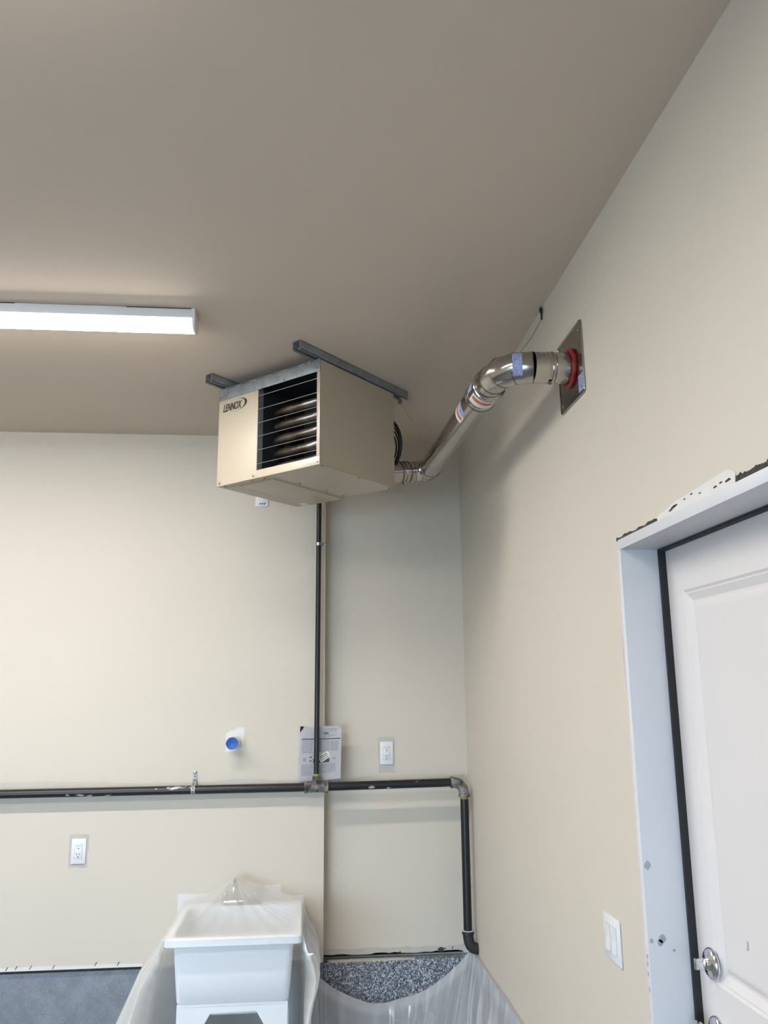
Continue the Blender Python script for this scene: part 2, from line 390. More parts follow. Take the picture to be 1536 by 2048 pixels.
sp = [(-2.601, 2.205), (-2.655, 2.211), (-2.706, 2.219), (-2.80, 2.222), (-2.939, 2.229), (-2.967, 2.226), (-2.985, 2.215), (-2.98, 2.19), (-2.60, 2.19)]
spk = obj('spackle', prism(BM(), sp, 0, -0.0022, 0.003), 'whitepatch', trim, sm=False)
for y, z, s in ((-2.68, 2.2035, 1.0), (-2.695, 2.2075, 1.4), (-2.708, 2.209, .9), (-2.755, 2.213, .5), (-2.79, 2.2165, .6), (-2.83, 2.209, .5), (-2.90, 2.2055, .8), (-2.925, 2.2085, .7), (-2.955, 2.206, 1.2)):
    obj('chip', prism(BM(), [(y - .010 * s, z - .001), (y + .008 * s, z - .0025 * s), (y + .010 * s, z + .0005), (y - .004 * s, z + .003 * s)], 0, -0.0032, -0.001), 'void', trim, sm=False)
for x, z, s in ((.034, 1.178, 1.0), (.027, 1.168, .7), (.008, 1.35, .9), (.062, 1.150, .3), (.006, 1.173, .5)):
    P = [(x + .011 * s * math.cos(a) * random.uniform(.7, 1.1), z + .013 * s * math.sin(a) * random.uniform(.7, 1.1)) for a in [k * math.tau / 9 for k in range(9)]]
    obj('smudge', prism(BM(), P, 1, YJ - 0.0006, YJ), 'dullgrey', trim, sm=False)
for z in (1.135, 1.118, 1.095, 1.06):
    P = [(YJ + .010 + .006 * math.cos(a) * random.uniform(.7, 1.1), z + .007 * math.sin(a) * random.uniform(.7, 1.1)) for a in [k * math.tau / 8 for k in range(8)]]
    obj('smudge', prism(BM(), P, 0, -0.0048, -0.004), 'dullgrey', trim, sm=False)

XD = WJ + 0.012
dr = bpy.data.objects.new('door_1', None); COL.objects.link(dr); dr.location = (XD, YJ, 0.13); dr['kind'] = 'structure'
dr['label'] = 'white panelled door with satin deadbolt and knob'; WM[dr.name] = Matrix.Translation(V((XD, YJ, 0.13)))
YS0, YS1 = YJ2 + 0.004, YJ - 0.009
PY0, PY1 = -3.165, -2.447
def door_slab():
    b = BM(); zt, zb = HJ - 0.006, 0.13
    rails = [(1.995 + .045, zt), (0.93, 1.10), (zb, 0.33)]
    box(b, XD, XD + 0.044, YS0, PY0, zb, zt); box(b, XD, XD + 0.044, PY1, YS1, zb, zt)
    for z0, z1 in rails: box(b, XD, XD + 0.044, PY0, PY1, z0, z1)
    return b
obj('slab', door_slab(), 'door', dr, sm=False)
def panel(z0, z1):
    b = BM()
    loops = [(0.0, 0.0), (0.006, 0.004), (0.010, 0.004), (0.028, 0.013), (0.034, 0.013), (0.046, 0.008), (0.052, 0.007)]
    rings = []
    for off, dx in loops:
        rings.append([b.verts.new((XD + dx, y, z)) for y, z in ((PY0 + off, z0 + off), (PY1 - off, z0 + off), (PY1 - off, z1 - off), (PY0 + off, z1 - off))])
    for A, B in zip(rings, rings[1:]):
        for k in range(4): b.faces.new((A[k], A[(k + 1) % 4], B[(k + 1) % 4], B[k]))
    b.faces.new(rings[-1])
    return b
obj('panel', panel(1.10, 2.04), 'door', dr, sm=False)
obj('panel', panel(0.33, 0.93), 'door', dr, sm=False)
db = obj('deadbolt', lathe(BM(), (XD, -2.434, 1.142), (-1, 0, 0), [(0, .036), (.004, .036), (.009, .033), (.012, .029), (.013, .020), (.016, .015), (.020, .012), (.020, 0.0)], 32), 'chrome', dr)
b = BM(); box(b, XD - .046, XD - .014, -2.434 - .004, -2.434 + .004, 1.142 - .013, 1.142 + .013, bev=.003); obj('thumb_turn', b, 'chrome', db)
kb = obj('door_knob', lathe(BM(), (XD, -2.434, 0.992), (-1, 0, 0), [(0, .036), (.004, .036), (.009, .033), (.012, .028), (.013, .016), (.030, .013), (.036, .020), (.044, .027), (.056, .028), (.064, .024), (.067, .012), (.067, 0)], 32), 'chrome', dr)
obj('nick', prism(BM(), [(-2.595, 1.214), (-2.604, 1.216), (-2.606, 1.232), (-2.600, 1.236)], 0, XD + .0062, XD + .0072), 'dullgrey', dr, sm=False)

# ================================================================== CEILING LIGHT
LX1 = -1.286; LX0 = LX1 - 1.22; LY0, LY1 = -1.645, -1.545
cl = thing('ceiling_light', 'long white fluorescent-style strip light glowing on the ceiling', 'ceiling light', ((LX0 + LX1) / 2, (LY0 + LY1) / 2, H - 0.068))
obj('housing', box(BM(), LX0, LX1 - .003, LY0 - .002, LY1 + .002, H - 0.037, H - 0.001, bev=.002), 'white', cl)
b = BM()
prof = [(LY0, H - .036), (LY0 + .002, H - .046), (LY0 + .009, H - .058), (LY0 + .022, H - .066), (LY1 - .022, H - .066), (LY1 - .009, H - .058), (LY1 - .002, H - .046), (LY1, H - .036)]
prism(b, prof, 0, LX0 + .006, LX1 - .006)
MT['diffuser_side'] = emit('lit_diffuser_side', LAMP_COLOR, LAMP_STRENGTH * .04)
df = obj('diffuser', b, 'diffuser', cl)
df.data.materials.append(MT['diffuser_side'])
for f_ in df.data.polygons:
    if f_.normal.z > -0.6: f_.material_index = 1
for xa, xb in ((LX0 - .004, LX0 + .006), (LX1 - .006, LX1 + .003)):
    pr = [(y + (.002 if y > -1.6 else -.002), z - (.002 if z < H - .03 else 0)) for y, z in prof] + [(LY1 + .004, H - .001), (LY0 - .004, H - .001)]
    obj('end_cap', prism(BM(), pr, 0, xa, xb), 'white', cl, sm=False)
obj('seam', box(BM(), LX1 - .245, LX1 - .01, LY0 - .0032, LY0, H - .004, H - .0015), 'void', cl, sm=False)
obj('seam', box(BM(), LX1 - .80, LX1 - .64, LY0 - .0032, LY0, H - .004, H - .0015), 'void', cl, sm=False)

# unseen strip lights added left of and behind the camera to brighten the room
def copy_tree(o, parent=None):
    c = o.copy(); COL.objects.link(c); c.parent = parent
    for ch in list(o.children): copy_tree(ch, c)
    return c
cl['group'] = 'ceiling strip lights'
for dx, dy, lb in ADDED_LAMPS:
    c = copy_tree(cl); c.location = (cl.location.x + dx, cl.location.y + dy, cl.location.z); c['label'] = lb

# ================================================================== UNIT HEATER
TH = math.radians(-42.0)
HW, HDp, HH = 0.602, 0.515, 0.4495
FR = V((-0.8137, -1.2999, 0)); xl = V((math.cos(TH), math.sin(TH), 0))
FL = FR - xl * HW
ZH = H - 0.042 - HH
ht = thing('unit_heater', 'beige gas unit heater hung under the ceiling with open front showing tubes', 'heater', (FL.x, FL.y, ZH), TH)
def hb(*a, **k): return box(BM(), *a, **k)
OX0, OX1, OZ0, OZ1 = 0.246, HW - 0.016, 0.034, 0.412
e = 0.0012
# cabinet shell (sides, top, back, bottom)
b = BM()
box(b, 0, e, 0, HDp, 0, HH); box(b, HW - e, HW, 0, HDp, 0, HH); box(b, 0, HW, 0, HDp, HH - e, HH); box(b, 0, HW, HDp - e, HDp, 0, HH); box(b, 0, HW, 0, HDp, 0, e)
obj('cabinet', b, 'heater', ht, local=True, sm=False)
obj('front_panel', hb(-.001, OX0, -.003, .001, -.001, HH, bev=.001), 'heater', ht, local=True)
b = BM(); box(b, OX0, HW + .001, -.003, .001, -.001, OZ0, bev=.0008); box(b, OX1, HW + .001, -.003, .001, OZ0, HH, bev=.0008); box(b, OX0, OX1, -.002, .001, OZ1, HH)
obj('front_frame', b, 'heater', ht, local=True)
# dark interior
b = BM(); box(b, OX0 - .004, OX0 - .002, .001, .30, .01, OZ1 + .01); box(b, OX0, OX1 + .01, .30, .302, .01, OZ1 + .01); box(b, OX0, OX1 + .01, .002, .30, .012, .014); box(b, OX0, OX1 + .01, .002, .30, OZ1 + .008, OZ1 + .01); box(b, OX1 + .010, OX1 + .012, .002, .30, .01, OZ1)
obj('liner', b, 'inside', ht, local=True, sm=False)
obj('side_flange', hb(OX0 - .001, OX0 + .0005, .0, .03, OZ0, OZ1), 'galv', ht, local=True, sm=False)
for k in range(5):
    z = 0.045 + k * 0.063
    b = BM()
    pts = [(OX0 + .012, .20, z - .004), (OX0 + .03, .12, z - .003), (OX0 + .055, .075, z), (OX0 + .10, .06, z), (OX1 - .07, .06, z), (OX1 - .03, .065, z + .006), (OX1 + .005, .09, z + .010)]
    tube(b, pts, [.019, .019, .021, .021, .021, .020, .019], 16)
    obj('heat_tube', b, 'tube', ht, local=True)
for k in range(6):
    z = 0.062 + k * 0.0615
    b = BM(); tube(b, [(OX0 + .002, -.001, z), (OX1 - .001, -.001, z)], .0018, 8)
    obj('grille_wire', b, 'wire', ht, local=True)
obj('limit_switch', hb(OX0 + .070, OX0 + .100, .10, .12, .312, .338, bev=.003), 'inside2', ht, local=True)
# galvanised hanging bracket across the top front
b = BM(); box(b, -.003, HW + .002, -.0065, -.003, HH - .052, HH + .002, bev=.0006); box(b, -.003, HW + .002, -.0065, .035, HH + .0005, HH + .0025)
br = obj('bracket', b, 'galv', ht, local=True)
for k in range(6):
    x = .045 + k * .095
    obj('slot', hb(x, x + .055, -.0069, -.006, HH - .0035, HH - .001), 'void', br, local=True, sm=False)
for x in (.045, HW - .06):
    obj('hook_tab', hb(x, x + .012, -.010, -.006, HH - .026, HH + .004, bev=.001), 'galv', br, local=True)
def hscrew(x, z):
    b = BM(); lathe(b, (x, -.003, z), (0, -1, 0), [(0, .0075), (.0012, .0075), (.0014, .005), (.005, .0046), (.0056, .003)], 12); return obj('screw', b, 'screw', ht, local=True)
for x, z in ((.018, .012), (.228, .012), (HW - .010, .011)): hscrew(x, z)
for x, z in ((.018, HH - .040), (.225, HH - .038), (HW - .010, HH - .036), (.40, HH - .044), (.50, HH - .04)):
    b = BM(); lathe(b, (x, -.0065, z), (0, -1, 0), [(0, .006), (.003, .006), (.0035, .003)], 10); obj('screw', b, 'screw', ht, local=True)
# underside
obj('access_panel', hb(.105, .300, .045, HDp - .004, -.007, .001, bev=.001), 'heater', ht, local=True)
obj('bottom_pan', hb(.012, .105, .03, HDp - .002, -.003, .001, bev=.001), 'heater', ht, local=True)
obj('label', hb(.06, .10, HDp - .05, HDp - .012, -.0036, -.003), 'whitelabel', ht, local=True, sm=False)
for x, y in ((.03, .018), (.20, .018), (.27, .024), (HW - .012, .03), (HW - .014, .27), (HW - .016, HDp - .02), (.33, .18), (.33, .36), (.33, .48)):
    b = BM(); lathe(b, (x, y, -.0005), (0, 0, -1), [(0, .006), (.003, .006), (.0035, .003)], 10); obj('screw', b, 'screw', ht, local=True)
# fan guard on the rear
fc = V((.415, HDp, .235))
for k, (r, dy) in enumerate(((.168, .080), (.158, .094), (.146, .104), (.132, .112), (.115, .118))):
    b = BM(); tube(b, [(fc.x + r * math.cos(a), fc.y + dy, fc.z + r * math.sin(a)) for a in [i * math.tau / 36 for i in range(36)]], .0034 if k else .007, 6, closed=True)
    obj('fan_guard_ring', b, 'black', ht, local=True)
for i in range(4):
    a = math.pi / 4 + i * math.pi / 2; b = BM()
    tube(b, [(fc.x + .168 * math.cos(a), fc.y, fc.z + .168 * math.sin(a)), (fc.x + .168 * math.cos(a), fc.y + .080, fc.z + .168 * math.sin(a)), (fc.x + .115 * math.cos(a), fc.y + .118, fc.z + .115 * math.sin(a)), (fc.x, fc.y + .12, fc.z)], .003, 6)
    obj('fan_guard_stay', b, 'black', ht, local=True)
obj('fan_motor', lathe(BM(), (fc.x, fc.y, fc.z), (0, 1, 0), [(0, .05), (.08, .05), (.09, .03)], 20), 'inside', ht, local=True)
# brand lettering: italic word inside an open swoosh
b = text_mesh('LENNOX', .047, shear=0.32, sx=.86, bold=.0007)
xs = [v.co.x for v in b.verts]; wtxt = max(xs) - min(xs); x_min = min(xs)
LW = .118
for v in b.verts:
    x = (v.co.x - x_min) / wtxt * LW; z = v.co.y
    v.co = V((.026 + x, -.0034, HH - .109 + z * 1.05))
vv0 = b.verts[:]; ff0 = b.faces[:]
for dx in (.0011, .0022):                      # heavier strokes, as in the printed badge
    mp = {v: b.verts.new(v.co + V((dx, -.00005 - dx * .02, 0))) for v in vv0}
    for f_ in ff0: b.faces.new([mp[v] for v in f_.verts])
logo = obj('brand_lettering', b, 'ink', ht, local=True, sm=False)
b = BM(); cx, cz = .110, HH - .0895; A, Bz = .068, .029
outer, inner = [], []
n = 40
for k in range(n + 1):
    a = math.radians(-112) + math.radians(240) * k / n
    wdt = .0016 + .0125 * max(0, math.cos((a - math.radians(2)) * .75)) ** 3
    rx, rz = math.cos(a), math.sin(a)
    outer.append((cx + A * rx + .10 * Bz * rz, cz + Bz * rz)); inner.append((cx + (A - wdt) * rx + .10 * Bz * rz, cz + (Bz - wdt * .35) * rz))
for k in range(n):
    q = [b.verts.new((p[0], -.0034, p[1])) for p in (outer[k], outer[k + 1], inner[k + 1], inner[k])]
    b.faces.new(q)
obj('brand_swoosh', b, 'ink', ht, local=True, sm=False)

# struts the heater hangs from
def strut(x0, y0, y1, label):
    o = thing('strut_channel', label, 'strut channel', WM[ht.name] @ V((x0 + .0205, (y0 + y1) / 2, HH + .003)), TH, 'strut channels holding the heater')
    L = (y1 - y0) / 2; w = .0205; h = .0385; t = .0026; b = BM()
    box(b, -w, w, -L, L, h - t, h); box(b, -w, -w + t, -L, L, 0, h); box(b, w - t, w, -L, L, 0, h)
    box(b, -w, -w + .010, -L, L, 0, t); box(b, w - .010, w, -L, L, 0, t)
    obj('channel', b, 'galv', o, local=True, sm=False)
    return o
s1 = strut(.016, -.105, .60, 'galvanized strut channel over the badge side of the heater, mostly hidden behind it')
s2 = strut(.565, -.130, .625, 'galvanized strut channel along the heater top on the flue side, seen full length')
bolt = WM[s2.name] @ V((0.0, .755 / 2 - .035, 0))
b = BM(); tube(b, [bolt + V((0, 0, .006)), bolt + V((0, 0, -.022))], .0035, 10); obj('threaded_rod', b, 'screw', s2)
b = BM(); lathe(b, bolt + V((0, 0, -.012)), (0, 0, -1), [(0, .010), (.007, .010), (.010, .007), (.016, .008), (.018, .004)], 12); obj('nut', b, 'screw', s2)

# ================================================================== FLUE PIPE
def ray(px, py): return fw + rt * ((px - 768) / FPX) - up * ((py - 1024) / FPX)
R = 0.0508
P0 = V((-.4611, -.7973, 2.792)); P1 = V((-.2911, -.6892, 2.8195)); P2 = V((-.2324, -2.035, 2.823)); P3 = V((0, -2.035, 2.823))
P1 = V((-0.293, -0.735, 2.8185))
fl = thing('flue_pipe', 'shiny stainless steel flue pipe running from the heater to the side wall', 'flue pipe', (P2.x, (P1.y + P2.y) / 2, 2.77))
d01 = (P1 - P0).normalized(); d12 = (P2 - P1).normalized(); d23 = (P3 - P2).normalized()
def arc(pa, pc, pb, n):
    return [pa * (1 - s) ** 2 + pc * 2 * s * (1 - s) + pb * s * s for s in [k / n for k in range(n + 1)]]
ea = P1 - d01 * .075; eb = P1 + d12 * .085
obj('stub', tube(BM(), [P0 - d01 * .06, ea], R, 32), 'steel', fl)
for k, s in ((0, .030), (1, .052), (2, .072)):
    c = P0 + d01 * s; o = obj('clamp_band', lathe(BM(), c - d01 * .004, d01, [(0, R), (.001, R + .0035), (.007, R + .0035), (.008, R)], 32), 'ring' if k != 1 else 'steel', fl)
b = BM(); lathe(b, P0 + d01 * .052 + V((0, -.012, -R - .002)), (0, 0, -1), [(0, .005), (.010, .005), (.012, .003)], 10); obj('clamp_bolt', b, 'ring', fl)
gl1 = arc(ea, P1, eb, 3)
obj('elbow', tube(BM(), gl1, R + .0006, 32, cap=False), 'steel', fl)
def bead(c, d, r, w=.0045, m='ring', name='bead'):
    return obj(name, lathe(BM(), c - d * w / 2, d, [(0, r), (w * .25, r + .0018), (w * .75, r + .0018), (w, r)], 32), m, fl)
for i in (0, 1, 2, 3):
    dd = ((gl1[min(i + 1, 3)] - gl1[max(i - 1, 0)])).normalized(); bead(gl1[i], dd, R + .0006, .004)
L12 = (P2 - P1).length
S0 = P2 - d12 * .36       # telescoping sleeve begins
ec = P2 - d12 * .115; ed = P2 + d23 * .10
obj('pipe_section', tube(BM(), [eb, S0 + d12 * .03], R, 32), 'steel', fl)
obj('sleeve', lathe(BM(), S0, d12, [(0, R + .0005), (.002, R + .005), (.10, R + .005), (.104, R + .002)], 32), 'steel', fl)
bead(S0 + d12 * .075, d12, R + .005, .008)
obj('collar', lathe(BM(), S0 + d12 * .10, d12, [(0, R + .001), (.004, R + .004), (.085, R + .004), (.088, R + .008), (.096, R + .008), (.10, R + .002)], 32), 'steel', fl)
bead(S0 + d12 * .195, d12, R + .004, .008)
obj('pipe_section', tube(BM(), [S0 + d12 * .19, ec], R, 32), 'steel', fl)
gl2 = arc(ec, P2, ed, 3)
obj('elbow', tube(BM(), gl2, R + .001, 32, cap=False), 'steel', fl)
for i in (0, 1, 2, 3):
    dd = ((gl2[min(i + 1, 3)] - gl2[max(i - 1, 0)])).normalized(); bead(gl2[i], dd, R + .001, .004)
obj('pipe_section', tube(BM(), [ed, P3 - V((.004, 0, 0))], R, 32), 'steel', fl)
bead(P3 - V((.085, 0, 0)), d23, R, .006, 'steel'); bead(P3 - V((.070, 0, 0)), d23, R + .001, .014, 'steel', 'clamp_band')
b = BM(); lathe(b, P3 - V((.080, .010, R + .001)), (0, 0, -1), [(0, .006), (.008, .006), (.010, .003)], 10); obj('clamp_bolt', b, 'ring', fl)
# wrap labels
def wrap(c, d, r, t0, t1, a0, a1, m, name):
    ref = CAM - V(c)
    return obj(name, cylpatch(BM(), c, d, r, t0, t1, math.radians(a0), math.radians(a1), ref), m, fl)
LB = S0 - d12 * .105
wrap(LB, d12, R + .0009, 0, .056, -88, -5, 'whitelabel', 'label'); wrap(LB, d12, R + .0014, .022, .044, -84, -10, 'redprint', 'label_print')
wrap(LB, d12, R + .0009, .058, .108, -80, -8, 'bluelabel', 'label')
LC = S0 + d12 * .105
wrap(LC, d12, R + .0049, .006, .070, -32, 62, 'whitelabel', 'label'); wrap(LC, d12, R + .0054, .034, .058, -26, 56, 'redprint', 'label_print')
wrap(LC, d12, R + .0049, .006, .060, -80, -48, 'bluelabel', 'label')
m1 = (gl2[1] + gl2[2]) / 2; dm = (gl2[2] - gl2[1]).normalized()
m2 = (gl2[2] + gl2[3]) / 2; dm2 = (gl2[3] - gl2[2]).normalized()
wrap(m2 - dm2 * .022, dm2, R + .002, -.016, .016, -68, 26, 'bluelabel', 'label')

# ------------------------------------------------------------------ wall plate where the flue goes out
wp = thing('wall_plate', 'square stainless wall plate with red sealant around the flue', 'wall plate', (-.004, -2.035, 2.70))
py0, py1, pz0, pz1 = -2.156, -1.914, 2.7005, 2.945
def rrect(x0, x1, y0, y1, r, n=5):
    P = []
    for cx, cy, a0 in ((x1 - r, y1 - r, 0), (x0 + r, y1 - r, 90), (x0 + r, y0 + r, 180), (x1 - r, y0 + r, 270)):
        for k in range(n + 1):
            a = math.radians(a0 + 90 * k / n); P.append((cx + r * math.cos(a), cy + r * math.sin(a)))
    return P
obj('plate', prism(BM(), rrect(py0, py1, pz0, pz1, .012), 0, -.0045, -.0005), 'plate', wp, sm=False)
b = BM(); tube(b, [(-.0045, y, z) for y, z in rrect(py0 + .002, py1 - .002, pz0 + .002, pz1 - .002, .011)], .0028, 6, closed=True); obj('rolled_edge', b, 'plate', wp)
for y in (py0 + .024, py1 - .024):
    for z in (pz0 + .024, pz1 - .03):
        obj('screw', lathe(BM(), (-.0045, y, z), (-1, 0, 0), [(0, .0055), (.002, .0055), (.004, .003)], 12), 'screw', wp)
b = BM(); pts = []; rr = []
for k in range(40):
    a = k * math.tau / 40; r = R + .007 + random.uniform(-.001, .0015)
    pts.append((-.010 + random.uniform(-.001, .001), P3.y + r * math.cos(a), P3.z + r * math.sin(a))); rr.append(.0075 + random.uniform(-.0012, .0015))
tube(b, pts, rr, 10, closed=True); obj('sealant', b, 'red', wp)
patch('label', [(-2.151, 2.712), (-2.103, 2.712), (-2.103, 2.768), (-2.151, 2.768)], 0, -.0051, -.0044, 'bluelabel', wp)

# ------------------------------------------------------------------ hanging wires and the eye hook
b = BM(); w0 = bolt + V((.004, -.004, -.030)); w1 = V((-.283, -.80, 2.8745))
tube(b, [w0, w0.lerp(w1, .3) + V((.006, 0, -.004)), w0.lerp(w1, .65) + V((.003, 0, -.004)), w1], .0013, 6)
tag(obj('hanger_wire', b, 'gaswire'), 'thin wire from the strut bolt down to the lower flue elbow', 'wire')
hk = thing('screw_eye', 'small dark screw eye at the ceiling line above the wall plate', 'screw eye', (-.012, -1.757, 3.125))
b = BM(); tube(b, [(-.006, -1.757, 3.172), (-.008, -1.757, 3.128)], .0036, 8); obj('shank', b, 'void', hk)
b = BM(); tube(b, [(-.010 + 0, -1.757 + .009 * math.cos(a), 3.166 + .009 * math.sin(a)) for a in [k * math.tau / 14 for k in range(14)]], .0026, 6, closed=True); obj('eye', b, 'void', hk)
b = BM(); tube(b, [(-.009, -1.757, 3.128), (-.09, -1.88, 2.992), (-.172, -2.025, 2.8755)], .0013, 6)
tag(obj('hanger_wire', b, 'gaswire'), 'thin wire from the screw eye to the upper flue elbow', 'wire')

# ================================================================== GAS PIPING
GY = -.137
gp = thing('gas_pipe', 'black iron gas piping with tee and elbows along the back wall', 'gas pipe', (-.8, GY, .55))
zt0 = 1.327; G = .0212; G2 = .0135
obj('pipe_run', tube(BM(), [(-2.95, GY, 1.3215), (-.858, GY, zt0)], G, 24), 'gasfleck', gp)
obj('pipe_run', tube(BM(), [(-.745, GY, zt0 + .001), (-.105, GY, 1.337)], G, 24), 'gasfleck', gp)
b = BM(); te = V((-.858, GY, zt0)); tx = V((1, 0, .004))
lathe(b, te, tx, [(-.004, .022), (-.003, .0295), (.010, .0295), (.013, .0265), (.100, .0265), (.103, .0295), (.116, .0295), (.117, .022)], 24)
lathe(b, (-.801, GY, zt0), (0, 0, 1), [(0, .024), (.034, .022), (.036, .0195), (.052, .0195), (.053, .014)], 20)
obj('tee', b, 'fitting', gp)
obj('thread_tape', lathe(BM(), (-.801, GY, zt0 + .052), (0, 0, 1), [(0, .0145), (.001, .0152), (.011, .0150), (.012, .0136)], 18), 'yellow', gp)
obj('pipe_riser', tube(BM(), [(-.801, GY, zt0 + .05), (-.796, GY, 2.93), (-.796, GY - .02, 2.95), (-.796, -.60, 2.95)], G2, 20), 'gas', gp)
CX = -.047
b = BM(); ar = arc(V((-.112, GY, 1.337)), V((CX, GY, 1.339)), V((CX, GY, 1.272)), 6); tube(b, ar, .0255, 24)
lathe(b, ar[0], (-1, 0, 0), [(-.012, .0255), (-.010, .029), (.004, .029), (.005, .022)], 24); lathe(b, ar[-1], (0, 0, -1), [(-.012, .0255), (-.010, .029), (.006, .029), (.007, .022)], 24)
obj('elbow', b, 'fitting', gp)
obj('thread_tape', lathe(BM(), (CX, GY, 1.268), (0, 0, -1), [(0, .0222), (.012, .0222), (.013, .0212)], 20), 'yellow', gp)
obj('pipe_drop', tube(BM(), [(CX, GY, 1.27), (CX - .001, GY, .622)], G, 24), 'gas', gp)
b = BM(); ar = arc(V((CX - .001, GY, .628)), V((CX - .001, GY, .545)), V((.0, GY, .552)), 6); tube(b, ar, .0262, 24)
lathe(b, ar[0], (0, 0, 1), [(-.012, .0262), (-.010, .0295), (.004, .0295), (.005, .022)], 24)
obj('elbow', b, 'fitting2', gp)
obj('joint_compound', lathe(BM(), (CX - .001, GY, .634), (0, 0, 1), [(0, .0290), (.002, .0300), (.003, .022)], 24), 'whitepatch', gp)
# perforated strap on the pipe run
st = thing('pipe_strap', 'perforated metal strap screwed to the wall over the horizontal gas pipe', 'pipe strap', (-1.41, -T - .02, 1.29))
b = BM(); xw = .0095
prof = [(-T - .0045, 1.412), (-T - .0050, 1.372)]
for k in range(9):
    a = math.radians(80 + 170 * k / 8); prof.append((GY + (G + .0015) * math.cos(a), 1.3255 + (G + .0015) * math.sin(a)))
L = []
for y, z in prof: L.append((b.verts.new((-1.41 - xw, y, z)), b.verts.new((-1.41 + xw, y, z))))
for A_, B_ in zip(L, L[1:]): b.faces.new((A_[0], A_[1], B_[1], B_[0]))
bmesh.ops.solidify(b, geom=b.faces[:], thickness=.0012)
obj('band', b, 'strapmetal', st, sm=False)
for z in (1.385, 1.368, 1.352):
    y = -T - .0056 - (.0 if z > 1.375 else (1.375 - z) * 1.6)
    obj('hole', lathe(BM(), (-1.41, y, z), (0, -1, 0), [(0, .003), (.0008, .003)], 10), 'ink', st)
for z in (1.333, 1.318, 1.306):
    y = GY - math.sqrt(max(1e-6, (G + .0032) ** 2 - (z - 1.3255) ** 2))
    obj('hole', lathe(BM(), (-1.41, y + .0006, z), (0, -1, 0), [(0, .003), (.0012, .003)], 10), 'ink', st)
obj('screw', lathe(BM(), (-1.41, -T - .0055, 1.406), (0, -1, 0), [(0, .008), (.001, .008), (.003, .005), (.0035, .003)], 14), 'wire', st)
# two-hole clamp on the riser
cp = thing('pipe_clamp', 'small steel clamp holding the vertical gas pipe high on the wall', 'pipe clamp', (-.797, -T - .02, 2.56))
obj('band', lathe(BM(), (-.797, GY, 2.561), (0, 0, 1), [(0, G2), (.0005, G2 + .0022), (.0165, G2 + .0022), (.017, G2)], 20), 'wire', cp)
obj('tab', box(BM(), -.797 + G2, -.797 + .046, GY + .004, GY + .0065, 2.561, 2.578, bev=.001), 'galv', cp)
obj('screw', lathe(BM(), (-.797 + .036, GY + .004, 2.5695), (0, -1, 0), [(0, .006), (.003, .006), (.005, .003)], 12), 'screw', cp)
b = BM(); tube(b, [(-.797 + .036, GY + .006, 2.5695), (-.797 + .036, -T + .002, 2.5695)], .003, 8); obj('shank', b, 'screw', cp)

# ================================================================== MANUAL IN A CLEAR BAG
mn = thing('instruction_booklet', 'printed instruction booklet in a clear bag tucked behind the vertical gas pipe', 'booklet', (-.78, -.105, 1.352))
ya = -.1055
def sheet_pt(u, v, dy=0.0):
    # u 0..1 left-right, v 0..1 bottom-top (slight lean)
    return V((-.8905 + .213 * u + .006 * v - .004 * (1 - u) * (1 - v), ya + dy + .004 * math.sin(u * 3.0) * (1 - v), 1.353 + .014 * u * 0 + .270 * v + .012 * (1 - v) * max(0, u - .55) * 2.2))
def grid(fn, nu, nv, thick=0.0):
    b = BM(); Vv = [[b.verts.new(fn(i / nu, j / nv)) for j in range(nv + 1)] for i in range(nu + 1)]
    for i in range(nu):
        for j in range(nv): b.faces.new((Vv[i][j], Vv[i + 1][j], Vv[i + 1][j + 1], Vv[i][j + 1]))
    if thick: bmesh.ops.solidify(b, geom=b.faces[:], thickness=thick)
    return b
obj('pages', grid(lambda u, v: sheet_pt(u, v), 10, 8, .004), 'paper', mn)
def pr(u0, u1, v0, v1, m, name='print', dy=-.0012):
    return obj(name, grid(lambda u, v: sheet_pt(u0 + (u1 - u0) * u, v0 + (v1 - v0) * v, dy), 8, 2), m, mn, sm=False)
pr(.05, .98, .755, .772, 'ink')
pr(.06, .30, .51, .735, 'greyink'); pr(.48, .70, .52, .735, 'greyink'); pr(.74, .92, .54, .72, 'greyink')
pr(.56, .90, .935, .952, 'greyink'); pr(.56, .86, .905, .918, 'greyink'); pr(.57, .86, .822, .834, 'greyink'); pr(.57, .74, .796, .804, 'greyink')
pr(.34, .72, .33, .405, 'ink')
pr(.07, .32, .10, .30, 'greyink'); pr(.47, .86, .14, .30, 'greyink'); pr(.10, .17, .36, .42, 'greyink'); pr(.26, .30, .42, .445, 'ink'); pr(.26, .30, .35, .375, 'ink'); pr(.80, .87, .375, .41, 'greyink')
b = text_mesh('LF24', .014, bold=.0006)
for v in b.verts: v.co = sheet_pt(.56 + v.co.x / .213, .850 + v.co.y / .27, -.0018)
obj('print_heading', b, 'ink', mn, sm=False)
